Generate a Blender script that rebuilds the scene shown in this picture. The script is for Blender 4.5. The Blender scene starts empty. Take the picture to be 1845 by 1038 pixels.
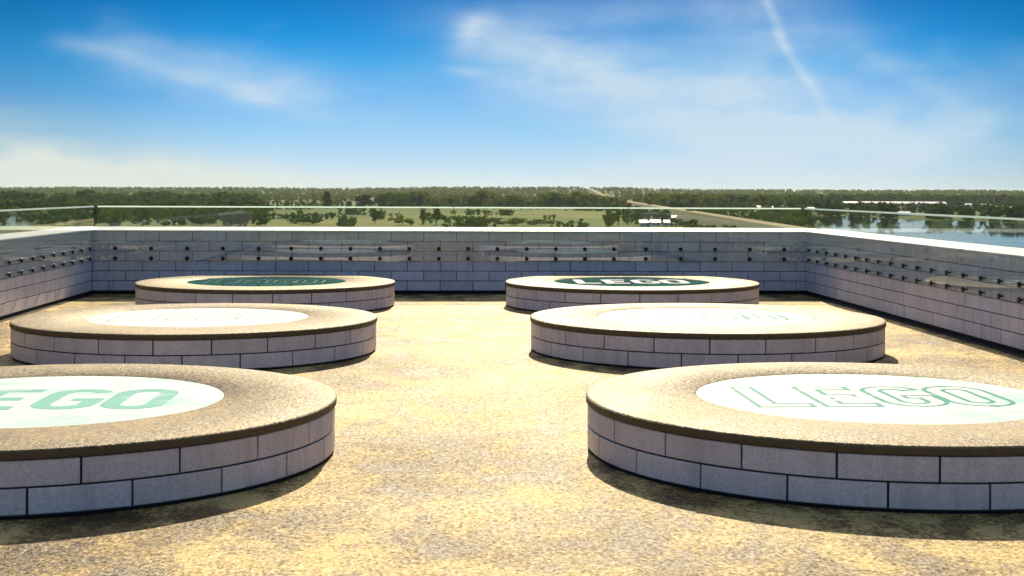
import bpy, bmesh, math, random
import numpy as np
from mathutils import Matrix, Vector
R = math.radians
random.seed(7); rng = np.random.default_rng(11)
scene = bpy.context.scene
COL = scene.collection

# ------------------------------------------------------------------ camera
EYE = 1.889                       # eye above the terrace floor (floor is z = 0)
YAW, ROLL = 0.0493, 0.0037
CAMX = -0.158
FPX = 2588.9                      # focal length in photograph pixels (1845 wide)
HOR = 344.4                       # horizon row in the photograph
cd = bpy.data.cameras.new('camera'); cam = bpy.data.objects.new('camera', cd); COL.objects.link(cam)
fw = Vector((math.sin(YAW), math.cos(YAW), 0)); rt = Vector((math.cos(YAW), -math.sin(YAW), 0)); up = Vector((0, 0, 1))
rt2 = rt*math.cos(ROLL) + up*math.sin(ROLL); up2 = up*math.cos(ROLL) - rt*math.sin(ROLL)
cam.matrix_world = Matrix(((rt2.x, up2.x, -fw.x, CAMX), (rt2.y, up2.y, -fw.y, 0), (rt2.z, up2.z, -fw.z, EYE), (0, 0, 0, 1)))
cd.sensor_width = 36; cd.lens = FPX/1845*36; cd.shift_y = (HOR-519)/1845
cd.clip_start = 0.1; cd.clip_end = 60000
scene.camera = cam

# ------------------------------------------------------------------ view
vs = scene.view_settings
vs.view_transform = 'Standard'; vs.look = 'None'; vs.gamma = 1; vs.use_curve_mapping = False
cy = scene.cycles; cy.max_bounces = 6; cy.diffuse_bounces = 3; cy.glossy_bounces = 3; cy.transmission_bounces = 3; cy.transparent_max_bounces = 12; cy.volume_bounces = 0; cy.use_adaptive_sampling = True; cy.adaptive_threshold = .02
EXPO = 0.86
vs.exposure = EXPO
KS = 2**(-EXPO)

# ------------------------------------------------------------------ node helper
class NT:
    def __init__(s, tree): s.t = tree; s.n = tree.nodes; s.l = tree.links
    def node(s, typ, **kw):
        n = s.n.new(typ)
        for k, v in kw.items(): setattr(n, k, v)
        return n
    def put(s, sock, v):
        if v is None: return
        if hasattr(v, 'is_output'): s.l.new(v, sock)
        else: sock.default_value = v
    def math(s, op, a, b=None, c=None, clamp=False):
        n = s.node('ShaderNodeMath', operation=op, use_clamp=clamp)
        for i, v in enumerate((a, b, c)): s.put(n.inputs[i], v) if v is not None else None
        return n.outputs[0]
    def add(s, a, b): return s.math('ADD', a, b)
    def sub(s, a, b): return s.math('SUBTRACT', a, b)
    def mul(s, a, b): return s.math('MULTIPLY', a, b)
    def vmath(s, op, a, b=None):
        n = s.node('ShaderNodeVectorMath', operation=op)
        s.put(n.inputs[0], a)
        if b is not None: s.put(n.inputs[1], b)
        return n.outputs['Value'] if op in ('DOT_PRODUCT', 'LENGTH') else n.outputs[0]
    def noise(s, vec, scale, detail=3, rough=.5, dist=0., dims='3D'):
        n = s.node('ShaderNodeTexNoise', noise_dimensions=dims)
        s.put(n.inputs['Vector'], vec); s.put(n.inputs['Scale'], scale)
        n.inputs['Detail'].default_value = detail; n.inputs['Roughness'].default_value = rough; n.inputs['Distortion'].default_value = dist
        return n.outputs['Fac']
    def voronoi(s, vec, scale, out='Color', feature='F1'):
        n = s.node('ShaderNodeTexVoronoi', feature=feature); s.put(n.inputs['Vector'], vec); n.inputs['Scale'].default_value = scale
        return n.outputs[out]
    def ramp(s, fac, stops, interp='LINEAR'):
        n = s.node('ShaderNodeValToRGB'); s.put(n.inputs[0], fac); cr = n.color_ramp; cr.interpolation = interp
        while len(cr.elements) < len(stops): cr.elements.new(.5)
        for e, (p, c) in zip(cr.elements, stops):
            e.position = p; e.color = (*c, 1) if len(c) == 3 else c
        return n.outputs[0]
    def rng(s, v, a, b, c=0., d=1., smooth=False):
        n = s.node('ShaderNodeMapRange', interpolation_type='SMOOTHSTEP' if smooth else 'LINEAR')
        for i, x in enumerate((v, a, b, c, d)): s.put(n.inputs[i], x)
        return n.outputs[0]
    def mix(s, fac, a, b, blend='MIX'):
        n = s.node('ShaderNodeMix', data_type='RGBA', blend_type=blend)
        s.put(n.inputs[0], fac)
        s.put(n.inputs[6], (*a, 1) if isinstance(a, tuple) and len(a) == 3 else a)
        s.put(n.inputs[7], (*b, 1) if isinstance(b, tuple) and len(b) == 3 else b)
        return n.outputs[2]
    def bump(s, h, strength, dist):
        n = s.node('ShaderNodeBump'); s.put(n.inputs['Height'], h); n.inputs['Strength'].default_value = strength; n.inputs['Distance'].default_value = dist
        return n.outputs[0]

def srgb(*c):
    return tuple(((v/255+.055)/1.055)**2.4 if v/255 > .04045 else v/255/12.92 for v in c)

# ------------------------------------------------------------------ world: Nishita sky, blue gradient and cirrus, all by direction
SUN_AZ, SUN_EL = R(5.0), R(32)    # azimuth to the right of +Y
w = bpy.data.worlds.new('World'); scene.world = w; w.use_nodes = True
w.cycles.sampling_method = 'MANUAL'; w.cycles.sample_map_resolution = 256
wt = NT(w.node_tree); w.node_tree.nodes.clear()
tc = wt.node('ShaderNodeTexCoord'); D = tc.outputs['Generated']
sx = wt.node('ShaderNodeSeparateXYZ'); wt.l.new(D, sx.inputs[0])
dx, dy, dz = sx.outputs
az = wt.math('ARCTAN2', dx, dy)
el = wt.math('ARCSINE', dz)
# a, e are angles scaled so that one unit = one photograph pixel near the view axis; origin where the photograph's axis meets the horizon
a = wt.mul(wt.sub(az, YAW), FPX*.985)
e = wt.mul(el, FPX*.985)
ce = wt.node('ShaderNodeCombineXYZ'); wt.l.new(a, ce.inputs[0]); wt.l.new(e, ce.inputs[1]); AE = ce.outputs[0]
sky = wt.node('ShaderNodeTexSky', sky_type='NISHITA', sun_disc=False)
sky.sun_elevation = SUN_EL; sky.sun_rotation = SUN_AZ; sky.altitude = 50; sky.dust_density = 1.6; sky.ozone_density = 1.0
nish = wt.mix(1.0, sky.outputs[0], (.10, .10, .10), 'MULTIPLY')
H = 1800.
grad = wt.ramp(wt.rng(e, -10, H), [((p+10)/(H+10), srgb(*c)) for p, c in (
    (-10, (226, 236, 238)), (18, (216, 233, 240)), (50, (190, 223, 245)), (105, (152, 207, 246)), (165, (108, 184, 243)), (225, (62, 168, 234)),
    (275, (12, 147, 222)), (335, (0, 124, 203)), (480, (0, 102, 182)), (800, (4, 78, 158)), (1800, (6, 60, 130)))])
off = wt.math('ABSOLUTE', wt.sub(a, 60.))
grad = wt.mix(wt.rng(off, 450, 1050, 0, .65, smooth=True), grad, wt.mix(1.0, grad, (.30, .52, .56), 'MULTIPLY'))   # the blue deepens away from the sun's side
grad = wt.mix(1.0, grad, (KS, KS, KS), 'MULTIPLY')
base = wt.mix(wt.rng(e, 420, 1300, .0, .9, smooth=True), grad, nish)

wn = wt.noise(wt.vmath('MULTIPLY', AE, (.0030, .0060, 0)), 1.0, 4, .55, .2, '2D')
wn2 = wt.noise(wt.vmath('MULTIPLY', AE, (.0060, .0170, 0)), 1.0, 3, .5, .25, '2D')
# gentle warp of the cloud plane, so that no streak is a ruler line
wpc = wt.node('ShaderNodeTexNoise', noise_dimensions='2D'); wt.l.new(wt.vmath('MULTIPLY', AE, (.006, .006, 0)), wpc.inputs['Vector']); wpc.inputs['Scale'].default_value = 1; wpc.inputs['Detail'].default_value = 2
AEw = wt.vmath('ADD', AE, wt.vmath('MULTIPLY', wt.vmath('SUBTRACT', wpc.outputs['Color'], (.5, .5, .5)), (44, 30, 0)))
sw = wt.node('ShaderNodeSeparateXYZ'); wt.l.new(AEw, sw.inputs[0]); aw, ew = sw.outputs[0], sw.outputs[1]
def P(px, py): return px-922.5, HOR-py
def blob(px, py, rx, ry, rot, inten, A=None, E_=None):
    A = A or aw; E_ = E_ or ew
    cx, cy = P(px, py); c, s_ = math.cos(R(rot)), math.sin(R(rot))
    X = wt.sub(A, cx); Y = wt.sub(E_, cy)
    u = wt.mul(wt.add(wt.mul(X, c), wt.mul(Y, s_)), 1/rx); v = wt.mul(wt.add(wt.mul(X, -s_), wt.mul(Y, c)), 1/ry)
    q = wt.add(wt.mul(u, u), wt.mul(v, v))
    return wt.mul(wt.math('EXPONENT', wt.mul(q, -1.0)), inten)
def streak(p0, p1, w_, inten, bow=0.):
    (x0, y0), (x1, y1) = P(*p0), P(*p1); L = math.hypot(x1-x0, y1-y0); ux, uy = (x1-x0)/L, (y1-y0)/L
    X = wt.sub(aw, x0); Y = wt.sub(ew, y0)
    t = wt.mul(wt.add(wt.mul(X, ux), wt.mul(Y, uy)), 1/L)
    d = wt.add(wt.mul(X, -uy), wt.mul(Y, ux))
    if bow: d = wt.add(d, wt.mul(wt.mul(t, wt.sub(1., t)), bow))
    d = wt.mul(d, 1/w_)
    fade = wt.mul(wt.rng(t, -.12, .15, smooth=True), wt.rng(t, .8, 1.12, 1, 0, smooth=True))
    return wt.mul(wt.mul(wt.math('EXPONENT', wt.mul(wt.mul(d, d), -1.)), fade), inten)
parts = [streak((140, 96), (540, 200), 15, .28, -14), streak((200, 105), (620, 200), 40, .22, -10), blob(430, 145, 190, 38, -12, .30), blob(700, 190, 190, 60, -8, .14),
         blob(850, 62, 46, 22, 38, .42), blob(848, 132, 40, 9, -4, .30), blob(960, 80, 120, 40, -10, .26),
         blob(975, 160, 120, 52, -18, .40), blob(1110, 150, 250, 76, -14, .50), blob(1240, 220, 240, 40, -17, .30), blob(1330, 195, 330, 70, -14, .42),
         blob(1500, 250, 330, 70, 2, .52), streak((1345, -40), (1520, 310), 10, .32, 16), streak((1530, 105), (1690, 190), 24, .20, -30), blob(1400, 130, 160, 120, -40, .20),
         blob(1180, 20, 260, 30, 4, .22), blob(1380, 60, 200, 60, -10, .22), streak((1540, 300), (1760, 220), 22, .34, 20),
         blob(1130, 308, 90, 24, 4, .5), blob(1270, 308, 110, 22, -6, .72), blob(1420, 318, 160, 20, 0, .4)]
tot = parts[0]
for p in parts[1:]: tot = wt.add(tot, p)
tex = wt.add(.54, wt.mul(wt.rng(wn2, .25, .75), .78))
veil = wt.mul(wt.rng(wn, .58, .88, 0, .16, smooth=True), 1.)     # thin cirrus over the whole sky
cloud = wt.math('MINIMUM', wt.add(wt.mul(wt.mul(tot, tex), .9), veil), .8)
ccol = tuple(v*KS for v in srgb(210, 227, 239))
skyc = wt.mix(cloud, base, ccol)
low = wt.math('MINIMUM', wt.mul(wt.add(blob(60, 300, 330, 62, -7, .85), blob(380, 335, 330, 32, -2, .75)), tex), .9)
skyc = wt.mix(low, skyc, tuple(v*KS for v in srgb(228, 233, 225)))
bg = wt.node('ShaderNodeBackground'); wt.l.new(skyc, bg.inputs[0]); bg.inputs[1].default_value = 1.0
wo = wt.node('ShaderNodeOutputWorld'); wt.l.new(bg.outputs[0], wo.inputs[0])

# ------------------------------------------------------------------ sun
sd = bpy.data.lights.new('sun', 'SUN'); sd.energy = 3.7; sd.angle = R(.6); sd.color = (1, .84, .56)
so = bpy.data.objects.new('sun', sd); COL.objects.link(so)
sdir = Vector((math.sin(SUN_AZ)*math.cos(SUN_EL), math.cos(SUN_AZ)*math.cos(SUN_EL), math.sin(SUN_EL)))
so.rotation_euler = sdir.to_track_quat('Z', 'Y').to_euler(); so.location = (0, 0, 40)

# ------------------------------------------------------------------ materials
MATS = {}
def material(name):
    m = bpy.data.materials.new(name); m.use_nodes = True; m.node_tree.nodes.clear()
    t = NT(m.node_tree); o = t.node('ShaderNodeOutputMaterial'); MATS[name] = m
    return m, t, o
def principled(t, o, color, rough, normal=None, spec=.5, **kw):
    b = t.node('ShaderNodeBsdfPrincipled')
    t.put(b.inputs['Base Color'], (*color, 1) if isinstance(color, tuple) else color); t.put(b.inputs['Roughness'], rough)
    b.inputs['Specular IOR Level'].default_value = spec
    if normal is not None: t.l.new(normal, b.inputs['Normal'])
    for k, v in kw.items(): t.put(b.inputs[k.replace('_', ' ')], v)
    t.l.new(b.outputs[0], o.inputs[0]); return b
def objc(t): return t.node('ShaderNodeTexCoord').outputs['Object']
def geop(t): return t.node('ShaderNodeNewGeometry').outputs['Position']
def orand(t): return t.node('ShaderNodeObjectInfo').outputs['Random']

def resin(name, dark, mid, light, patch=1.0, ro_=(.50, .74), spec=.26, grain=.5):
    m, t, o = material(name); p = geop(t)
    big = t.noise(t.vmath('MULTIPLY', p, (1, 1, 0)), .55, 4, .6, .3)
    mid_ = t.noise(t.vmath('MULTIPLY', p, (.8, .5, 0)), 2.6, 5, .72, .3)
    fine = t.noise(t.vmath('MULTIPLY', p, (1, .55, 1)), 34, 4, .72)
    cs = t.node('ShaderNodeSeparateColor'); t.l.new(t.voronoi(p, 60), cs.inputs[0])
    f = t.add(t.add(t.mul(t.sub(big, .5), 2.0*patch), t.mul(t.sub(mid_, .5), 3.2*patch)), t.add(t.mul(t.sub(fine, .5), 1.7), t.mul(t.sub(cs.outputs[0], .5), .4)))
    col = t.ramp(t.add(f, .5), [(.0, dark), (.45, mid), (.75, light), (1., tuple(min(1, c*1.15) for c in light))])
    ro = t.rng(t.add(mid_, t.mul(cs.outputs[2], .3)), .35, .85, *ro_)
    # every grain lies at its own tilt
    g2 = t.voronoi(t.vmath('MULTIPLY', p, (1, .7, 1)), 62)
    tilt = t.vmath('MULTIPLY', t.vmath('SUBTRACT', g2, (.5, .5, .5)), (grain, grain, 0))
    nrm = t.vmath('NORMALIZE', t.vmath('ADD', t.bump(fine, .8, .010), tilt))
    principled(t, o, col, ro, nrm, spec)
    return m
resin('floor_resin', (.052, .026, .006), (.225, .138, .034), (.52, .365, .125))
resin('cap_resin', (.09, .056, .020), (.175, .117, .042), (.27, .19, .075), .6, (.48, .64), .24, .24)

m, t, o = material('cap_edge'); p = geop(t)
principled(t, o, t.mix(t.noise(p, 30, 3, .6), (.10, .072, .035), (.17, .125, .06)), .6, t.bump(t.noise(p, 120, 2), .4, .003), .3)

def brickmat(name, c0, c1, spec=.4):
    m, t, o = material(name); p = geop(t); r = orand(t)
    n1 = t.noise(p, 2.6, 4, .65); n2 = t.noise(p, 55, 3, .8); n3 = t.noise(t.vmath('MULTIPLY', p, (7, 7, 1.6)), 1., 4, .65)
    c = t.mix(t.add(t.mul(r, .65), t.mul(t.rng(n1, .3, .7), .35)), c0, c1)
    c = t.mix(t.rng(n3, .45, .75, 0, .55), c, tuple(v*.6 for v in c0))          # rain streaks
    c = t.mix(t.rng(n2, .38, .66, 0, .5), c, tuple(v*.5 for v in c0))         # speckle of the fired clay
    principled(t, o, c, t.add(.36, t.mul(t.math('FRACT', t.mul(r, 7.31)), .2)), t.bump(t.add(n2, t.mul(n1, .5)), .5, .004), spec)
brickmat('brick_white', (.80, .67, .60), (.94, .83, .76))
brickmat('brick_grey', (.72, .65, .64), (.92, .84, .83))
m, t, o = material('mortar'); p = geop(t)
principled(t, o, t.mix(t.noise(p, 25, 3), (.035, .033, .035), (.075, .07, .07)), .9, None, .2)
m, t, o = material('drain_black'); principled(t, o, (.012, .012, .013), .8, None, .2)
m, t, o = material('coping_white'); p = geop(t)
principled(t, o, t.mix(t.rng(t.noise(p, 3, 4, .6), .4, .75), (.80, .79, .75), (.62, .60, .55)), .4, t.bump(t.noise(p, 40, 2), .15, .002), .5)
m, t, o = material('bolt_metal'); principled(t, o, (.035, .035, .04), .35, None, .5, Metallic=.7)

def glassmat(name, tint, k=1.0, f0=.075):
    m, t, o = material(name)
    g = t.node('ShaderNodeNewGeometry')
    cs = t.math('ABSOLUTE', t.vmath('DOT_PRODUCT', g.outputs['Normal'], g.outputs['Incoming']))
    f = t.math('POWER', t.sub(1., cs), 5.)
    f = t.mul(t.add(f0, t.mul(f, 1-f0)), k)
    tr = t.node('ShaderNodeBsdfTransparent'); tr.inputs[0].default_value = (*tint, 1)
    gl = t.node('ShaderNodeBsdfGlossy'); gl.inputs['Roughness'].default_value = .012; gl.inputs[0].default_value = (.96, 1, .98, 1)
    p = g.outputs['Position']
    t.l.new(t.bump(t.noise(p, 1.3, 2, .5), .05, .01), gl.inputs['Normal'])
    mx = t.node('ShaderNodeMixShader'); t.l.new(f, mx.inputs[0]); t.l.new(tr.outputs[0], mx.inputs[1]); t.l.new(gl.outputs[0], mx.inputs[2])
    # thin film of dust on the panes
    df = t.node('ShaderNodeBsdfDiffuse'); df.inputs[0].default_value = (.7, .72, .68, 1)
    m2 = t.node('ShaderNodeMixShader'); t.l.new(t.rng(t.noise(t.vmath('MULTIPLY', p, (1.5, 1.5, .6)), 1.0, 4, .6), .3, .8, .002, .02), m2.inputs[0])
    t.l.new(mx.outputs[0], m2.inputs[1]); t.l.new(df.outputs[0], m2.inputs[2])
    t.l.new(m2.outputs[0], o.inputs[0])
glassmat('pane_glass', (.955, .985, .97))
m, t, o = material('glass_edge')
d_ = t.node('ShaderNodeBsdfDiffuse'); d_.inputs[0].default_value = (.85, .95, .88, 1); l_ = t.node('ShaderNodeBsdfTranslucent'); l_.inputs[0].default_value = (.86, .97, .90, 1)
x_ = t.node('ShaderNodeMixShader'); x_.inputs[0].default_value = .72; t.l.new(d_.outputs[0], x_.inputs[1]); t.l.new(l_.outputs[0], x_.inputs[2]); t.l.new(x_.outputs[0], o.inputs[0])

def discmat(name, c0, c1, rough=.25, streaky=1., spec=.06):
    m, t, o = material(name); p = objc(t)
    n = t.noise(t.vmath('MULTIPLY', p, (1.2, 2.5, 1)), 1.3, 4, .6, .6)
    edge = t.rng(t.vmath('LENGTH', t.vmath('MULTIPLY', p, (1, 1, 0))), 1.05, 1.27, 0, .45)
    c = t.mix(t.rng(n, .42, .68, 0, streaky), c0, c1)
    c = t.mix(edge, c, c1)
    principled(t, o, c, t.rng(t.noise(p, 3, 3), .3, .7, rough, rough*2), t.bump(t.noise(p, 5, 3, .5), .03, .01), spec)
discmat('disc_white', (.88, .90, .82), (.56, .83, .69))  # sky glare painted into the pale disc colours; the rear green ones lack it
discmat('disc_milk', (.89, .91, .82), (.80, .88, .76))  # evener white with the same painted sky reflection
discmat('disc_green', (.025, .13, .065), (.04, .26, .11), .05, 1., .5)
def letmat(name, c, glare_col=(.88, .90, .82), glare_amt=.0):
    m, t, o = material(name); p = geop(t)
    c_ = t.mix(t.noise(p, 6, 3), c, tuple(v*.8 for v in c))
    if glare_amt: c_ = t.mix(t.rng(t.noise(t.vmath('MULTIPLY', p, (1.6, 3, 1)), 1.3, 4, .65), .62-glare_amt*.3, .70-glare_amt*.3), c_, glare_col)  # letters broken up by glare, painted as patches of disc colour
    principled(t, o, c_, .25, None, .1)
letmat('letter_green', (.38, .74, .55), (.7, .85, .7), .1); letmat('letter_outline', (.20, .50, .32), glare_amt=.2); letmat('letter_pale', (.88, .905, .815)); letmat('letter_white', (.82, .85, .80)); letmat('letter_moss', (.035, .16, .075))

def leafmat(name, use_attr):
    m, t, o = material(name)
    if use_attr:
        at = t.node('ShaderNodeAttribute', attribute_name='tone'); f = at.outputs['Fac']
    else: f = orand(t)
    p = geop(t)
    f2 = t.noise(p, .35, 3, .6)
    c = t.ramp(t.add(t.mul(f, .75), t.mul(f2, .3)), [(.1, (.016, .036, .008)), (.4, (.045, .085, .012)), (.7, (.115, .155, .02)), (1, (.22, .20, .028))])
    df = t.node('ShaderNodeBsdfDiffuse'); t.l.new(c, df.inputs[0])
    tl = t.node('ShaderNodeBsdfTranslucent'); t.l.new(t.mix(1., c, (1.0, 1.1, .5), 'MULTIPLY'), tl.inputs[0])
    mx = t.node('ShaderNodeMixShader'); mx.inputs[0].default_value = .4
    t.l.new(df.outputs[0], mx.inputs[1]); t.l.new(tl.outputs[0], mx.inputs[2]); t.l.new(mx.outputs[0], o.inputs[0])
leafmat('foliage', False); leafmat('forest_foliage', True)
m, t, o = material('bark'); principled(t, o, (.06, .045, .03), .9, None, .2)
m, t, o = material('meadow'); p = geop(t)
n1 = t.noise(t.vmath('MULTIPLY', p, (1, .45, 0)), .0045, 4, .55, .5); n2 = t.noise(p, .03, 5, .65); 
vf = t.voronoi(t.vmath('MULTIPLY', p, (.0052, .0021, 0)), 1.)
vs_ = t.node('ShaderNodeSeparateColor'); t.l.new(vf, vs_.inputs[0])
fld = t.ramp(vs_.outputs[0], [(0, (.03, .065, .01)), (.3, (.08, .14, .015)), (.55, (.15, .19, .022)), (.8, (.22, .20, .035)), (1, (.09, .16, .018))])
c = t.mix(t.rng(n2, .35, .7, 0, .7), fld, (.04, .06, .012)); c = t.mix(t.rng(n1, .4, .7, 0, .4), c, (.17, .2, .03)); c = t.mix(t.rng(t.noise(t.vmath('MULTIPLY', p, (1, .35, 0)), .011, 4, .6), .5, .66, 0, .75), c, (.11, .085, .025))
far = t.add(t.vmath('LENGTH', p), t.mul(t.sub(n1, .5), 900))
wd_ = t.mix(t.noise(p, .02, 5, .7), (.035, .055, .014), (.12, .15, .035))
c = t.mix(t.rng(far, 2300, 2700), c, wd_)
principled(t, o, c, .95, None, .1)
m, t, o = material('water'); p = geop(t)
principled(t, o, (.015, .03, .035), .03, t.bump(t.noise(t.vmath('MULTIPLY', p, (.4, .15, 1)), 1., 3, .6), .05, .10), .5)
m, t, o = material('road_brown'); p = geop(t)
principled(t, o, t.mix(t.noise(p, .08, 4), (.20, .135, .055), (.33, .24, .11)), .9, None, .2)
m, t, o = material('bank_grass'); p = geop(t)
principled(t, o, t.mix(t.noise(p, .1, 4), (.03, .05, .014), (.085, .08, .026)), .95, None, .1)
m, t, o = material('shed_white'); principled(t, o, t.mix(t.noise(geop(t), .2, 2), (.78, .78, .76), (.66, .68, .68)), .5)
m, t, o = material('shed_roof'); principled(t, o, t.mix(t.noise(geop(t), .2, 2), (.62, .64, .66), (.5, .52, .55)), .45)
m, t, o = material('shed_dark'); principled(t, o, (.06, .06, .07), .5)
m, t, o = material('tile_red'); principled(t, o, t.mix(t.noise(geop(t), .5, 2), (.24, .10, .06), (.32, .15, .09)), .8)
m, t, o = material('mast_grey'); principled(t, o, (.16, .16, .17), .5)

# ------------------------------------------------------------------ object helpers
def tag(o, label=None, cat=None, group=None, kind=None):
    for k, v in (('label', label), ('category', cat), ('group', group), ('kind', kind)):
        if v: o[k] = v
    return o
def obj(name, me, mat=None, parent=None, loc=(0, 0, 0), rz=0., scale=None):
    o = bpy.data.objects.new(name, me); COL.objects.link(o); o.location = loc; o.rotation_euler = (0, 0, rz)
    if scale: o.scale = scale
    if parent: o.parent = parent
    if mat and me and not me.materials: me.materials.append(MATS[mat])
    return o
def empty(name, loc=(0, 0, 0), rz=0.): return obj(name, None, loc=loc, rz=rz)
def pydata(name, v, f, smooth=False):
    me = bpy.data.meshes.new(name); me.from_pydata(v, [], f); me.update()
    if smooth: me.polygons.foreach_set('use_smooth', [True]*len(me.polygons))
    return me
def box(x0, x1, y0, y1, z0, z1, bev=0., name='box'):
    bm = bmesh.new()
    vv = [bm.verts.new((x, y, z)) for z in (z0, z1) for x, y in ((x0, y0), (x1, y0), (x1, y1), (x0, y1))]
    for q in ((3, 2, 1, 0), (4, 5, 6, 7), (0, 1, 5, 4), (1, 2, 6, 5), (2, 3, 7, 6), (3, 0, 4, 7)): bm.faces.new([vv[i] for i in q])
    if bev: bmesh.ops.bevel(bm, geom=bm.edges[:], offset=bev, segments=1, affect='EDGES')
    me = bpy.data.meshes.new(name); bm.to_mesh(me); bm.free(); return me
def merge(meshes, name):
    bm = bmesh.new()
    for m_ in meshes: bm.from_mesh(m_); bpy.data.meshes.remove(m_)
    me = bpy.data.meshes.new(name); bm.to_mesh(me); bm.free(); return me
def lathe(prof, n, name, cap_top=False, cap_bot=False, smooth=True, a0=0., a1=2*math.pi):
    v, f = [], []; full = abs(a1-a0-2*math.pi) < 1e-6; m_ = n if full else n+1
    for i in range(m_):
        a_ = a0+(a1-a0)*i/n
        for r, z in prof: v.append((r*math.cos(a_), r*math.sin(a_), z))
    k = len(prof)
    for i in range(n):
        j = (i+1) % m_
        for q in range(k-1): f.append((i*k+q, j*k+q, j*k+q+1, i*k+q+1))
    if cap_top: f.append([i*k+k-1 for i in range(n)])
    if cap_bot: f.append([i*k for i in reversed(range(n))])
    me = pydata(name, v, f); me.polygons.foreach_set('use_smooth', [smooth and len(p.vertices) == 4 for p in me.polygons])
    return me

# ------------------------------------------------------------------ terrace dimensions
XL, XR, YB = -6.47, 6.615, 26.39           # inner faces of the left, right and far parapet
YN = 4.4                                    # near end of the side parapets that is built
WALL_H = 1.188; TH = .25
ROWS = (10.377, 17.03, 23.68); RS = 2.081; RD = 1.27; HS = .40
GZ = -22.0                                  # level of the land round the building

# floor (one slab, the studs and walls stand on it)
tag(obj('terrace_floor', box(XL-TH-.6, XR+TH+.6, -9, YB+TH+.6, -.3, 0, name='terrace_floor'), 'floor_resin'), kind='structure')
b_ = obj('building', box(XL-TH-.55, XR+TH+.55, -9.2, YB+TH+.55, GZ-.5, -.31, name='building'), 'brick_white')
tag(b_, 'pale tall building block that carries the roof terrace', 'building')

# ------------------------------------------------------------------ parapet walls
BL, BH, JT = .60, .18, .012
def brick_box(L): return box(0, L-JT, 0, .045, 0, BH-JT, .003, 'brick')
BM = {}
def brick_mesh(L):
    k = round(L, 2)
    if k not in BM:
        BM[k] = brick_box(k); BM[k].materials.append(MATS['brick_grey'])
    return BM[k]
COPH = .052; Z0 = WALL_H-COPH-6*BH          # first course starts above a dark recess
def parapet(label, length, origin, rz, depth_extra=(0, 0)):
    # local x along the wall, local +y away from the terrace, bricks face -y
    root = empty('parapet_wall', origin, rz); tag(root, label, 'wall', 'brick parapets round the terrace')
    e0, e1 = depth_extra
    obj('core', box(-e0, length+e1, .012, TH, .0, WALL_H-COPH-.001, name='core'), 'mortar', root)
    obj('outer_face', box(-e0, length+e1, TH+.001, TH+.06, -.3, WALL_H-COPH-.002, name='outer_face'), 'brick_white', root)
    obj('plinth', box(-e0, length+e1, .006, .011, .0, Z0-.004, name='plinth'), 'drain_black', root)
    cb, xa, xb, ya, yb = WALL_H-COPH, -e0-.02, length+e1+.02, -.022, TH+.09      # coping falls towards the terrace
    obj('coping', pydata('coping', [(xa, ya, cb), (xb, ya, cb), (xb, yb, cb), (xa, yb, cb), (xa, ya, cb+.022), (xb, ya, cb+.022), (xb, yb, cb+.075), (xa, yb, cb+.075)],
        [(3, 2, 1, 0), (4, 5, 6, 7), (0, 1, 5, 4), (1, 2, 6, 5), (2, 3, 7, 6), (3, 0, 4, 7)]), 'coping_white', root)
    for c in range(6):
        x = 0.; off = 0 if c % 2 else -BL/2
        xs = off
        while xs < length-.02:
            s_, e_ = max(0, xs), min(length, xs+BL)
            L = round(e_-s_, 2)
            if L > .03:
                obj('brick', brick_mesh(L), None, root, (s_+JT/2, random.uniform(-.0025, .0015)-.001, Z0+c*BH+JT/2))
            xs += BL
    return root
W_ = XR-XL
parapet('long far brick parapet in shade behind the two rear round podiums', W_, (XL, YB, 0), 0., (TH, TH))
parapet('short looking brick parapet on the left, its lower courses catching light', YB-YN, (XL, YN, 0), R(90))
parapet('receding brick parapet on the right below the lake view', YB-YN, (XR, YB, 0), R(-90))

# thin dark strip laid on the floor along each parapet
for lab, args in (('dark drainage slot at the foot of the far parapet', (XL+.10, XR-.10, YB-.10, YB-.004)),
                  ('dark drainage slot at the foot of the left parapet', (XL+.004, XL+.085, YN, YB-.004)),
                  ('dark drainage slot at the foot of the right parapet', (XR-.10, XR-.004, YN, YB-.004))):
    tag(obj('drain_channel', box(*args, .001, .006, name='drain_channel'), 'drain_black'), lab, 'drain', 'drain slots along the parapets')

# ------------------------------------------------------------------ glass panels on stand-off bolts
GT = .017; GB, GTOP = Z0+3*BH-.01, WALL_H+.405; GOFF = .035
BOLT = merge([lathe([(.037, -.0215), (.037, -.005), (.029, .001)], 12, 'b', cap_top=True, cap_bot=True),
              lathe([(.012, -.022), (.012, -.074)], 8, 'b')], 'bolt'); BOLT.materials.append(MATS['bolt_metal'])
BOLT.transform(Matrix.Rotation(R(90), 4, 'X'))      # axis along -y (towards the terrace)
def panel(label, x0, x1, origin, rz, nb, group):
    root = empty('glass_panel', origin, rz); tag(root, label, 'glass panel', group)
    root.location = Vector(origin) + Matrix.Rotation(rz, 3, 'Z') @ Vector((x0, 0, 0))
    L = x1-x0
    obj('pane', box(.006, L-.006, -GOFF-GT, -GOFF, GB, GTOP-.022, .002, 'pane'), 'pane_glass', root)
    obj('polished_edge', box(.006, L-.006, -GOFF-GT-.001, -GOFF+.001, GTOP-.0215, GTOP+.004, .003, 'polished_edge'), 'glass_edge', root)
    for i in range(nb):
        for z in (Z0+3.5*BH+.0, Z0+4.5*BH):
            obj('bolt', BOLT, None, root, (L*(i+.5)/nb, -GOFF-GT-.022, z-.04))
n = 4; ordn = ('first', 'second', 'third', 'fourth', 'fifth', 'sixth')
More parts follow.
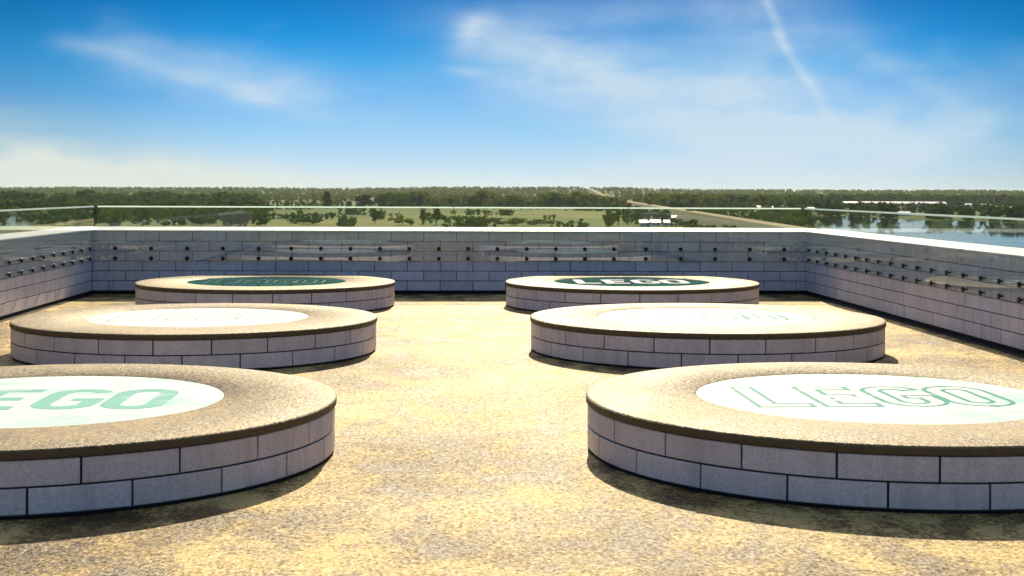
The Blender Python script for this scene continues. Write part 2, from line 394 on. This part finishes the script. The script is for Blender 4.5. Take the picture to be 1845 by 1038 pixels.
for i in range(n):
    x0 = .10+(W_-.20)*i/n; x1 = .10+(W_-.20)*(i+1)/n
    lab = ('leftmost glass pane on the far parapet, beside the left corner', 'glass pane on the far parapet, second from the left corner',
           'glass pane on the far parapet, third from the left corner', 'rightmost glass pane on the far parapet, beside the right corner')[i]
    panel(lab, x0, x1, (XL, YB, 0), 0., 5 if i in (0, 3) else 6, 'glass panes on the far parapet')
for i in range(5):
    y1 = YB-.10-i*3.6
    panel(f'glass pane on the right parapet, {ordn[i]} from the far corner', .10+i*3.6, .10+(i+1)*3.6, (XR, YB, 0), R(-90), 6, 'glass panes on the right parapet')
for i in range(4):
    L = YB-YN
    panel(f'glass pane on the left parapet, {ordn[i]} from the far corner', L-.10-(i+1)*3.6, L-.10-i*3.6, (XL, YN, 0), R(90), 6, 'glass panes on the left parapet')

# ------------------------------------------------------------------ round brick podiums with glass discs
NB = 22; PL = .018; CAP = .058; CH = (HS-PL-CAP)/2
da = 2*math.pi/NB; ja = .015/RS
def curved_brick():
    a0, a1 = ja/2, da-ja/2; h = CH-.012; b = .005; ri, ro = RS-.05, RS
    prof = [(ri, 0), (ro-b, 0), (ro, b), (ro, h-b), (ro-b, h), (ri, h)]
    me = lathe(prof, 6, 'brick', a0=a0, a1=a1, smooth=False)
    bm = bmesh.new(); bm.from_mesh(me); bm.verts.ensure_lookup_table(); k = len(prof)
    bm.faces.new([bm.verts[i] for i in range(k)]); bm.faces.new([bm.verts[6*k+i] for i in reversed(range(k))])
    bmesh.ops.recalc_face_normals(bm, faces=bm.faces[:]); bm.to_mesh(me); bm.free()
    me.materials.append(MATS['brick_white']); return me
CB = curved_brick()
CORE = lathe([(RS-.012, .0), (RS-.012, HS-CAP)], 96, 'core', cap_top=True); CORE.materials.append(MATS['mortar'])
PLN = lathe([(RS-.009, .002), (RS-.009, PL-.003)], 96, 'plinth'); PLN.materials.append(MATS['drain_black'])
RIM = lathe([(RS-.03, HS-CAP+.001), (RS+.008, HS-CAP+.001), (RS+.012, HS-CAP+.006), (RS+.012, HS-.012)], 144, 'rim'); RIM.materials.append(MATS['cap_edge'])
TOP = lathe([(RS+.012, HS-.0118), (RS+.004, HS-.002), (RS-.01, HS), (RD+.02, HS), (RD+.008, HS-.010)], 144, 'top_ring'); TOP.materials.append(MATS['cap_resin'])
def disc_mesh(mat):
    me = lathe([(RD+.012, HS-.030), (RD+.012, HS-.008), (RD+.006, HS-.003)], 120, 'glass_disc', cap_top=True)
    me.materials.append(MATS[mat]); return me
# letter shapes (unit height), loops: outer first, then holes
def rrect(x0, y0, x1, y1, r, n=6):
    pts = []
    for cx, cy, s0 in ((x1-r, y1-r, 0), (x0+r, y1-r, 90), (x0+r, y0+r, 180), (x1-r, y0+r, 270)):
        for i in range(n+1):
            a_ = R(s0+90*i/n); pts.append((cx+r*math.cos(a_), cy+r*math.sin(a_)))
    return pts
sw_ = .155
def arc(cx, cy, r, a0, a1, n=8): return [(cx+r*math.cos(R(a0+(a1-a0)*i/n)), cy+r*math.sin(R(a0+(a1-a0)*i/n))) for i in range(n+1)]
LET = {
 'L': ([(0, 1), (0, 0), (.42, 0), (.42, sw_), (sw_, sw_), (sw_, 1)], []),
 'E': ([(0, 0), (.42, 0), (.42, sw_), (sw_, sw_), (sw_, .425), (.37, .425), (.37, .575), (sw_, .575), (sw_, 1-sw_), (.42, 1-sw_), (.42, 1), (0, 1)], []),
 'G': (arc(.24, .76, .24, 20, 180)+arc(.24, .24, .24, 180, 360)+[(.48, .52), (.24, .52), (.24, .40), (.34, .40)]+arc(.24, .24, .10, 0, -180)+arc(.24, .76, .10, 180, 20), []),
 'O': (rrect(0, 0, .48, 1, .24), [rrect(.145, .145, .335, .855, .095)]),
}
def letter_mesh(ch, mode, lw=.03):
    outer, holes = LET[ch]; hgt = 1.0; z = HS
    sl = .0
    tr = lambda p: ((p[0]-.24+sl*(p[1]-.5))*.92, (p[1]-.5)*hgt)
    bm = bmesh.new()
    if mode == 'fill':
        es = []
        for lp in [outer]+holes:
            vv = [bm.verts.new((*tr(p), 0)) for p in lp]
            es += [bm.edges.new((vv[i], vv[(i+1) % len(vv)])) for i in range(len(vv))]
        bmesh.ops.triangle_fill(bm, use_beauty=True, use_dissolve=False, edges=es)
    else:
        for lp in [outer]+holes:
            q = [Vector((*tr(p), 0)) for p in lp]; k = len(q); vi, vo = [], []
            for i in range(k):
                d1 = (q[i]-q[i-1]).normalized(); d2 = (q[(i+1) % k]-q[i]).normalized(); tt = (d1+d2)
                tt = tt.normalized() if tt.length > 1e-4 else d1
                nn = Vector((-tt.y, tt.x, 0)); m_ = lw/2/max(.35, abs(nn.dot(Vector((-d1.y, d1.x, 0)))))
                vi.append(bm.verts.new(q[i]+nn*m_)); vo.append(bm.verts.new(q[i]-nn*m_))
            for i in range(k):
                j = (i+1) % k; bm.faces.new((vi[i], vi[j], vo[j], vo[i]))
    for f in bm.faces:
        if f.normal.z < 0: f.normal_flip()
    ext = bmesh.ops.extrude_face_region(bm, geom=bm.faces[:])
    for g in ext['geom']:
        if isinstance(g, bmesh.types.BMVert): g.co.z += .0008
    bmesh.ops.recalc_face_normals(bm, faces=bm.faces[:])
    me = bpy.data.meshes.new('letter'); bm.to_mesh(me); bm.free(); return me
LM = {}
def podium(x, y, rot, dmat, lmat, mode, label, lw=.036):
    root = empty('round_podium', (x, y, 0)); tag(root, label, 'podium', 'round brick podiums on the terrace')
    obj('core', CORE, None, root); obj('plinth', PLN, None, root); obj('rim', RIM, None, root); obj('top_ring', TOP, None, root)
    for c in range(2):
        for i in range(NB):
            obj('brick', CB, None, root, (0, 0, PL+c*CH+.006), rot+(i+(.5 if c == 0 else 0))*da)
    dk = ('disc', dmat)
    if dk not in LM: LM[dk] = disc_mesh(dmat)
    d = obj('glass_disc', LM[dk], None, root)
    for i, ch in enumerate('LEGO'):
        k = (ch, lmat, mode)
        if k not in LM: LM[k] = letter_mesh(ch, mode, lw); LM[k].materials.append(MATS[lmat])
        obj('letter', LM[k], None, d, (-.72+i*.475, 0, HS-.0025))
podium(-3, ROWS[0], R(-3.0), 'disc_white', 'letter_green', 'fill', 'nearest round podium on the left, pale disc with broad green letters')
podium(3, ROWS[0], R(2.0), 'disc_white', 'letter_outline', 'line', 'nearest round podium on the right, pale disc with thin outlined green letters')
podium(-3, ROWS[1], R(5.0), 'disc_milk', 'letter_pale', 'line', 'middle round podium on the left with a plain milky disc')
podium(3, ROWS[1], R(-1.0), 'disc_white', 'letter_outline', 'line', 'middle round podium on the right, its top washed white by glare')
podium(-3, ROWS[2], R(1.0), 'disc_green', 'letter_moss', 'line', 'rear round podium on the left with a dark green disc')
podium(3, ROWS[2], R(4.0), 'disc_green', 'letter_white', 'fill', 'rear round podium on the right with white letters on its green disc')

# ------------------------------------------------------------------ land
def gz(x, y):
    r = math.hypot(x, y); a_ = math.atan2(x, y)
    s_ = min(1, max(0, (r-2600)/4400)); s_ = s_*s_*(3-2*s_)
    return GZ + s_*(26+5*math.sin(a_*9+1)+3*math.sin(a_*23)+1.5*math.sin(a_*51+2))
def at(px, dist):
    """a point on the land in the direction of photograph column px, dist metres away along the view axis"""
    u = (px-922.5)/FPX
    x = CAMX + dist*(math.sin(YAW)+u*math.cos(YAW)); y = dist*(math.cos(YAW)-u*math.sin(YAW))
    return x, y
rad = [5, 60, 120, 250, 400, 550, 700, 850, 1000, 1200, 1500, 1900, 2300, 2600, 2900, 3300, 3800, 4400, 5000, 5700, 6400, 7000, 8000, 12000, 24000, 45000]
NA = 240; v, f = [], []
for r in rad:
    for i in range(NA):
        a_ = 2*math.pi*i/NA; x, y = r*math.sin(a_), r*math.cos(a_)
        v.append((x, y, gz(x, y) if r < 9000 else gz(x*7000/r, y*7000/r)-(r-8000)*.004))
for k in range(len(rad)-1):
    for i in range(NA):
        j = (i+1) % NA; f.append((k*NA+i, (k+1)*NA+i, (k+1)*NA+j, k*NA+j))
f.append([i for i in range(NA)])
tag(obj('ground', pydata('ground', v, f, True), 'meadow'), kind='structure')

# lake on the right: water standing in for sky reflected in the glass
lk = [(1466, 1380), (1478, 1180), (1474, 960), (1500, 760), (1560, 560), (1700, 430), (2000, 330), (2500, 300), (3000, 420), (3100, 640), (2700, 820), (2300, 950), (2000, 1040), (1840, 1110), (1760, 1190), (1660, 1230), (1590, 1330), (1520, 1420)]
lp = [at(*q) for q in lk]
def smooth_loop(p, n=6):
    out = []; k = len(p)
    for i in range(k):
        p0, p1, p2, p3 = (Vector(p[(i+d) % k]) for d in (-1, 0, 1, 2))
        for j in range(n):
            s_ = j/n; out.append(.5*((2*p1)+(p2-p0)*s_+(2*p0-5*p1+4*p2-p3)*s_*s_+(3*p1-p0-3*p2+p3)*s_**3))
    return out
sl_ = smooth_loop(lp); bm = bmesh.new()
bm.faces.new([bm.verts.new((q.x, q.y, GZ+.25)) for q in sl_]); bmesh.ops.triangulate(bm, faces=bm.faces[:])
for f_ in bm.faces:
    if f_.normal.z < 0: f_.normal_flip()
me = bpy.data.meshes.new('lake'); bm.to_mesh(me); bm.free(); tag(obj('lake', me, 'water'), kind='structure')
LK = np.array([(q.x, q.y) for q in sl_])
def in_standin_lake(x, y):
    c = False; n_ = len(LK); j = n_-1
    for i in range(n_):
        if (LK[i, 1] > y) != (LK[j, 1] > y) and x < (LK[j, 0]-LK[i, 0])*(y-LK[i, 1])/(LK[j, 1]-LK[i, 1])+LK[i, 0]: c = not c
        j = i
    return c

# raised road running to the horizon, made up to draw a reflected diagonal line
RH = 8.
p0 = Vector(at(1500, 560)); p1 = Vector(at(1046, 8800)); rd = (p1-p0).normalized(); rn = Vector((rd.y, -rd.x))
v, f = [], []; fb = []; nseg = 60
prof = [(-18, -.2), (-5, RH), (5, RH), (18, -.2)]
for i in range(nseg+1):
    d = 5200*(i/nseg)**1.6; q = p0+rd*d; z = gz(q.x, q.y)
    for o_, h in prof: v.append((q.x+rn.x*o_, q.y+rn.y*o_, z+h))
for i in range(nseg):
    for k in range(3): f.append((i*4+k, i*4+k+1, (i+1)*4+k+1, (i+1)*4+k))
me = pydata('road', v, f); me.materials.append(MATS['bank_grass']); me.materials.append(MATS['road_brown'])
for i, p_ in enumerate(me.polygons): p_.material_index = 1 if i % 3 == 1 else 0
tag(obj('road', me), kind='structure')

# ------------------------------------------------------------------ trees
def leaf_cloud(clumps, per, size, flat=.9, seed=0):
    """quads spread in clumps; returns (n*4,3) vertices. clumps: (x,y,z,rx,rz)"""
    g = np.random.default_rng(seed); out = []
    for cx, cy, cz, rx, rz in clumps:
        d = g.normal(size=(per, 3)); d /= np.linalg.norm(d, axis=1)[:, None]; d *= (g.random((per, 1))**.4)
        c = np.array([cx, cy, cz])+d*np.array([rx, rx, rz])
        n_ = g.normal(size=(per, 3)); n_[:, 2] = np.abs(n_[:, 2])+.2; n_ /= np.linalg.norm(n_, axis=1)[:, None]
        t_ = np.cross(n_, g.normal(size=(per, 3))); t_ /= np.linalg.norm(t_, axis=1)[:, None]; b = np.cross(n_, t_)
        s_ = size*(.6+.8*g.random((per, 1)))
        out.append(np.stack([c-t_*s_-b*s_*.6, c+t_*s_*.8-b*s_*.7, c+t_*s_+b*s_*.6, c-t_*s_*.7+b*s_*.75], 1).reshape(-1, 3))
    return np.concatenate(out)
def quads_mesh(name, V, tone=None, mat=None):
    me = bpy.data.meshes.new(name); n_ = len(V)//4
    me.vertices.add(len(V)); me.vertices.foreach_set('co', V.astype(np.float32).ravel())
    me.loops.add(n_*4); me.loops.foreach_set('vertex_index', np.arange(n_*4, dtype=np.int32))
    me.polygons.add(n_); me.polygons.foreach_set('loop_start', np.arange(0, n_*4, 4, dtype=np.int32)); me.polygons.foreach_set('loop_total', np.full(n_, 4, np.int32))
    me.update(calc_edges=True)
    if tone is not None:
        at_ = me.attributes.new('tone', 'FLOAT', 'FACE'); at_.data.foreach_set('value', tone.astype(np.float32))
    if mat: me.materials.append(MATS[mat])
    return me
def clumps_broad(seed, n_=14, h=1., wd=.36, lo=.28):
    g = random.Random(seed); out = []
    for i in range(n_):
        a_ = g.uniform(0, 6.283); zz = g.uniform(lo, .90); env = math.sin(math.pi*min(1, (zz-.12)/.95))**.7
        r = wd*env*math.sqrt(g.random())*.85
        out.append((r*math.cos(a_), r*math.sin(a_), zz*h, wd*g.uniform(.30, .5), g.uniform(.08, .13)))
    return out
def clumps_conifer(seed):
    g = random.Random(seed); out = []
    for i in range(14):
        zz = .12+.84*i/14; r = .22*(1-zz)+.02; a_ = g.uniform(0, 6.28)
        out.append((r*.4*math.cos(a_), r*.4*math.sin(a_), zz, r, .05))
    return out
def clumps_bush(seed):
    g = random.Random(seed)
    return [(g.uniform(-.45, .45), g.uniform(-.45, .45), g.uniform(.2, .7), g.uniform(.22, .38), g.uniform(.15, .28)) for _ in range(10)]
KINDS = {'broad': [(clumps_broad(s), 34, .052) for s in range(5)], 'tall': [(clumps_broad(20+s, 14, 1., .24), 30, .045) for s in range(3)],
         'conifer': [(clumps_conifer(s), 30, .045) for s in range(3)], 'bush': [(clumps_bush(s), 34, .075) for s in range(4)]}
CROWN = {k: [quads_mesh('crown', leaf_cloud(c, p, s, seed=i), mat='foliage') for i, (c, p, s) in enumerate(l)] for k, l in KINDS.items()}
def trunk_mesh():
    bm = bmesh.new()
    def limb(a_, b, r0, r1):
        a_, b = Vector(a_), Vector(b); d = (b-a_).normalized(); s_ = d.orthogonal().normalized(); t_ = d.cross(s_)
        A = [bm.verts.new(a_+(s_*math.cos(q)+t_*math.sin(q))*r0) for q in (0, 1.047, 2.094, 3.142, 4.189, 5.236)]
        B = [bm.verts.new(b+(s_*math.cos(q)+t_*math.sin(q))*r1) for q in (0, 1.047, 2.094, 3.142, 4.189, 5.236)]
        for i in range(6): bm.faces.new((A[i], A[(i+1) % 6], B[(i+1) % 6], B[i]))
    limb((0, 0, -.03), (.01, 0, .45), .030, .018); limb((.01, 0, .44), (-.01, .01, .85), .018, .006)
    for a_ in (.4, 1.9, 3.3, 4.9): limb((.005, 0, .30+.04*a_), (.2*math.cos(a_), .2*math.sin(a_), .5+.05*a_), .012, .004)
    me = bpy.data.meshes.new('trunk'); bm.to_mesh(me); bm.free(); me.materials.append(MATS['bark']); return me
TRUNK = trunk_mesh()
def tree(kind, px, dist, h, label, group, wscale=1.):
    x, y = at(px, dist)
    root = empty({'bush': 'field_bush', 'conifer': 'conifer_tree'}.get(kind, 'broadleaf_tree'), (x, y, gz(x, y)-.1), random.uniform(0, 6.28))
    tag(root, label, 'bush' if kind == 'bush' else 'tree', group); root.scale = (h*wscale, h*wscale, h)
    obj('trunk', TRUNK, None, root, scale=None if kind != 'bush' else (.8, .8, .5)); obj('crown', random.choice(CROWN[kind]), None, root)
    return root
# trees and bushes that can be told apart
T = [
 ('conifer', 590, 1900, 24, 'dark conifer with pointed top standing alone above the glass on the far treeline', 2.3),
 ('broad', 655, 1880, 19, 'dark round tree on the skyline right of the lone conifer', 1.7),
 ('broad', 686, 1900, 20, 'dark round tree, second to the right of the lone conifer', 1.6),
 ('broad', 630, 2000, 9, 'low dark tree between the lone conifer and the round skyline trees', 1.3),
 ('conifer', 757, 1950, 22, 'narrow dark tree on the treeline above the middle of the left gap', 1.7),
 ('tall', 786, 1010, 14.5, 'tall dark narrow tree seen through the far glass near its centre', 1.0),
 ('tall', 763, 1020, 13.5, 'tall brownish narrow tree seen through the far glass, left of the dark one', .9),
 ('broad', 628, 1500, 10, 'small dark tree high in the far glass, left of centre', 1.0),
 ('broad', 672, 1300, 9, 'pale small tree in the meadow behind the far glass', 1.1),
 ('broad', 676, 1040, 10, 'grey green tree low in the meadow behind the far glass', 1.0),
 ('bush', 560, 1010, 6, 'wide dark hedge clump behind the left of the far glass', 2.2),
 ('bush', 540, 1030, 5, 'flat dark hedge end behind the left of the far glass', 2.6),
 ('bush', 725, 1000, 6.2, 'dark clipped hedge behind the far glass, left of the narrow trees', 2.0),
 ('bush', 862, 985, 8, 'dark rounded bush behind the far glass, right of the narrow trees', 1.6),
 ('bush', 890, 990, 7, 'dark bush beside the rounded one behind the far glass', 1.8),
 ('bush', 930, 1000, 6.5, 'dark bush behind the centre of the far glass', 2.0),
 ('bush', 975, 1010, 5.5, 'dark low bush between the two rear podiums, behind the far glass', 2.4),
 ('broad', 1128, 2250, 14, 'black looking round tree where the raised road crosses the treeline', 1.2),
 ('tall', 1492, 1720, 16, 'rusty brown tall tree at the left end of the lake', 1.0),
 ('tall', 1505, 1700, 15, 'second rusty tall tree at the left end of the lake', 1.0),
 ('broad', 1603, 2900, 24, 'taller tree poking over the skyline above the long white shed', 1.0),
 ('broad', 1625, 2900, 25, 'tall tree poking over the skyline, right one of the pair above the long shed', .9),
]
for k, px, d, h, lab, ws in T: tree(k, px, d, h, lab, 'trees and bushes beyond the glass', ws)
# the nearer belt behind the left part of the far glass and on the left
for i in range(44):
    px = -30+i*11.6+random.uniform(-4, 4); d = random.uniform(930, 1400)
    k = random.choice(('broad', 'broad', 'broad', 'bush', 'tall'))
    tree(k, px, d, random.uniform(9.5, 14.5) if k != 'bush' else random.uniform(5, 7), {'broad': 'rounded tree in the dense dark belt beyond the left glass', 'tall': 'narrow tree in the dense dark belt beyond the left glass', 'bush': 'low bush in the dense dark belt beyond the left glass'}[k], 'dense belt of trees on the left', 1.15)
for i in range(34):
    px = 1098+i*10.6+random.uniform(-5, 5); d = random.uniform(1000, 1900)
    if in_standin_lake(*at(px, d)): continue
    k = random.choice(('broad', 'broad', 'bush', 'tall'))
    tree(k, px, d, random.uniform(8, 14) if k != 'bush' else random.uniform(5, 7), {'broad': 'rounded tree among the dark greenery left of the lake', 'tall': 'narrow tree among the dark greenery left of the lake', 'bush': 'low bush among the dark greenery left of the lake'}[k], 'greenery between road and lake', 1.1)

# far woods: nobody could count these
LO = {'far': [leaf_cloud(clumps_broad(80+s, 7, 1., .5, .1), 7, .13, seed=90+s) for s in range(6)], 'broad': [leaf_cloud(clumps_broad(40+s, 10, 1., .38, .08), 14, .075, seed=60+s) for s in range(6)], 'tall': [leaf_cloud(clumps_broad(50+s, 10, 1., .27, .08), 12, .065, seed=70+s) for s in range(4)]}
def wood(name, label, spots, far=False):
    VV, TT = [], []
    for px, d, h, tone in spots:
        x, y = at(px, d)
        if in_standin_lake(x, y): continue
        q = p0+rd*((Vector((x, y))-p0).dot(rd))
        if (Vector((x, y))-q).length < 23 and (Vector((x, y))-p0).dot(rd) > 0: continue
        yr = 344+(px-1046)*.158                  # keep the view of the raised road open
        if 1040 < px < 1480 and d < (EYE-GZ-RH)*FPX/max(3, yr-344): h = min(h, EYE-GZ-(yr-344)*d/FPX-.5)
        if h < 2: continue
        b = LO['far'][rng.integers(6)] if far else LO['broad'][rng.integers(6)] if rng.random() < .75 else LO['tall'][rng.integers(4)]
        a_ = rng.random()*6.283; c, s_ = math.cos(a_), math.sin(a_)
        V = b @ np.array([[c, s_, 0], [-s_, c, 0], [0, 0, 1]]).T * np.array([h*1.15, h*1.15, h]) + np.array([x, y, gz(x, y)-.3])
        VV.append(V); TT.append(np.clip(tone+rng.normal(0, .07, len(V)//4), 0, 1))
    o = obj(name, quads_mesh(name, np.concatenate(VV), np.concatenate(TT), 'forest_foliage')); tag(o, label, 'wood', kind='stuff')
def U(a_, b): return rng.uniform(a_, b)
spots = []
for i in range(1500):                       # left wood
    px = U(-350, 470); d = 1000*U(1.35, 2.45); spots.append((px, d, U(15, 21)+2.5*math.sin(px*.05)+1.5*math.sin(px*.13) if d > 1900 else U(9, 15), U(.08, .55)))
for i in range(330):
    px = U(-250, 480); d = U(930, 1350); spots.append((px, d, U(6, 12), U(.08, .6)))
for i in range(800):
    px = U(690, 1050); d = U(2000, 2500); spots.append((px, d, U(13, 20)+4*math.sin(px*.045)+2.5*math.sin(px*.11), U(.3, 1.)))
for i in range(130):
    px = U(440, 720); d = U(1950, 2500); spots.append((px, d, U(5, 10), U(.1, .5)))
wood('treeline_wood', 'dark wood along the skyline above the far glass, left and centre', spots)
spots = []
for i in range(1000):
    px = U(1040, 1480); d = U(1900, 2700); spots.append((px, d, U(14, 22.5), U(.25, 1.)))
for i in range(260):
    px = U(1230, 1470); d = U(600, 1150); spots.append((px, d, U(3, 9), U(.05, .7)))
for i in range(320):
    px = U(1095, 1460); d = U(960, 1850); spots.append((px, d, U(5, 11), U(.05, .6)))
for i in range(800):
    px = U(1470, 2300); d = U(1450, 2450); spots.append((px, d, U(6, 10.5), U(.0, .28)))
for i in range(170):                        # clumps added along the far shore for dark streaks, mirrored in the lake
    px = random.choice((1500, 1548, 1600, 1690, 1745, 1790, 1835, 1900, 2000))+rng.normal(0, 9); d = 1300-(px-1600)*.72+U(10, 120); spots.append((px, d, U(8, 15), U(.0, .3)))
for i in range(800):
    px = U(1470, 2300); d = U(2580, 3000); spots.append((px, d, U(16, 22.5), U(.1, .6)))
wood('lakeside_wood', 'dark wood beyond the lake and the white sheds, right', spots)
spots = []
for i in range(7000):
    px = U(-400, 2300); d = U(2900, 6900); spots.append((px, d, U(10, 16), U(.45, 1.)))
wood('far_wood', 'pale hazy wooded rise along the horizon', spots, True)
spots = []
for i in range(26):                         # field hedges and copses in the open middle
    cx, d0_ = U(470, 1110), random.choice((960, 1050, 1200, 1420, 1750, 1850)); n_ = rng.integers(5, 26); ln = U(12, 60)
    hb = U(3, 8)
    for k in range(n_): spots.append((cx+rng.normal(0, ln*.5), d0_+U(-15, 15), hb*U(.7, 1.2), U(.08, .7)))
wood('field_hedges', 'thin dark hedges across the meadow behind the far glass', spots)

# ------------------------------------------------------------------ sheds and houses
def shed(name, px0, px1, dist, hw, depth, label, cat='warehouse', roofm='shed_roof', wallm='shed_white', pitch=.10, group='pale sheds beyond the lake'):
    x0, y0 = at(px0, dist); x1, y1 = at(px1, dist); L = math.hypot(x1-x0, y1-y0); rz = math.atan2(y1-y0, x1-x0)
    root = empty(name, (x0, y0, gz(x0, y0)), rz); tag(root, label, cat, group)
    obj('wall', box(0, L, 0, depth, -.3, hw, name='wall'), wallm, root)
    rh = depth*pitch+.4
    v = [(-.6, -.6, hw+.01), (L+.6, -.6, hw+.01), (L+.6, depth+.6, hw+.01), (-.6, depth+.6, hw+.01), (-.6, depth/2, hw+rh), (L+.6, depth/2, hw+rh)]
    obj('roof', pydata('roof', v, [(0, 1, 5, 4), (2, 3, 4, 5), (1, 2, 5), (3, 0, 4), (3, 2, 1, 0)]), roofm, root)
    nd = max(1, int(L/22)) if L > 14 else 2
    for i in range(nd):
        xx = L*(i+.5)/nd; wd = min(2.2, L/(nd*5)) if L > 14 else .6
        obj('door' if L > 14 else 'window', box(xx-wd, xx+wd, -.08, .02, 0 if L > 14 else 1, hw*.6 if L > 14 else 2.2, name='door'), 'shed_dark', root)
shed('warehouse', 1522, 1706, 2520, 5.0, 26, 'very long white shed beyond the lake, under the skyline')
shed('warehouse', 1425, 1476, 2480, 6.0, 20, 'short bright white shed left of the long one, above the road end')
shed('warehouse', 1366, 1416, 1880, 4.0, 16, 'low white shed in the trees left of the lake')
shed('warehouse', 1456, 1486, 1760, 4.0, 12, 'small white shed at the lake corner')
shed('warehouse', 1584, 1640, 1480, 3.0, 10, 'low cream shed on the far lake shore')
shed('warehouse', 1724, 1752, 2300, 5.0, 14, 'white shed right of the long one, first of the scattered row')
shed('warehouse', 1764, 1790, 2250, 4.6, 14, 'white shed in the middle of the scattered row on the right')
shed('warehouse', 1796, 1808, 1980, 4.5, 10, 'small white shed lower right of the scattered row')
shed('warehouse', 1816, 1824, 1900, 4.5, 10, 'smallest white shed near the right picture edge')
for px0, px1, d, lab in ((1154, 1170, 985, 'white cottage low behind the right part of the far glass'), (1174, 1190, 1000, 'pale cottage right beside the white one behind the far glass'),
                         (1198, 1206, 990, 'tiny white cottage just above the far coping'), (1212, 1222, 1180, 'small pale cottage up the slope from the white ones'), (1266, 1290, 1060, 'cream cottage close under the raised road')):
    shed('cottage', px0, px1, d, 2.6, 11, lab, 'cottage', 'tile_red' if px0 in (1266,) else 'shed_roof', 'shed_white', .12, 'cottages behind the far glass')
for px, d, h, lab in ((1456, 2500, 27, 'thin grey chimney on the skyline left of the lake'), (1791, 2500, 28, 'grey chimney on the skyline near the right edge')):
    x, y = at(px, d)
    tag(obj('chimney', lathe([(1.6, -.5), (1.2, h-1.5), (1.5, h-1.4), (1.5, h)], 12, 'chimney', cap_top=True), 'mast_grey', loc=(x, y, gz(x, y))), lab, 'chimney', 'chimneys on the skyline')

# ------------------------------------------------------------------ haze
HAZE = True
if HAZE:
    me = box(-26000, 26000, -26000, 26000, GZ-62, 42, name='haze'); hz = bpy.data.objects.new('haze', me); COL.objects.link(hz); hz['kind'] = 'stuff'; hz['label'] = 'thin pale summer haze over the land'
    hm = bpy.data.materials.new('haze_air'); hm.use_nodes = True; hm.node_tree.nodes.clear(); ht = NT(hm.node_tree)
    pv = ht.node('ShaderNodeVolumePrincipled'); pv.inputs['Color'].default_value = (.78, .90, .86, 1); pv.inputs['Density'].default_value = .00003; pv.inputs['Anisotropy'].default_value = .2
    ho = ht.node('ShaderNodeOutputMaterial'); ht.l.new(pv.outputs[0], ho.inputs['Volume']); me.materials.append(hm)
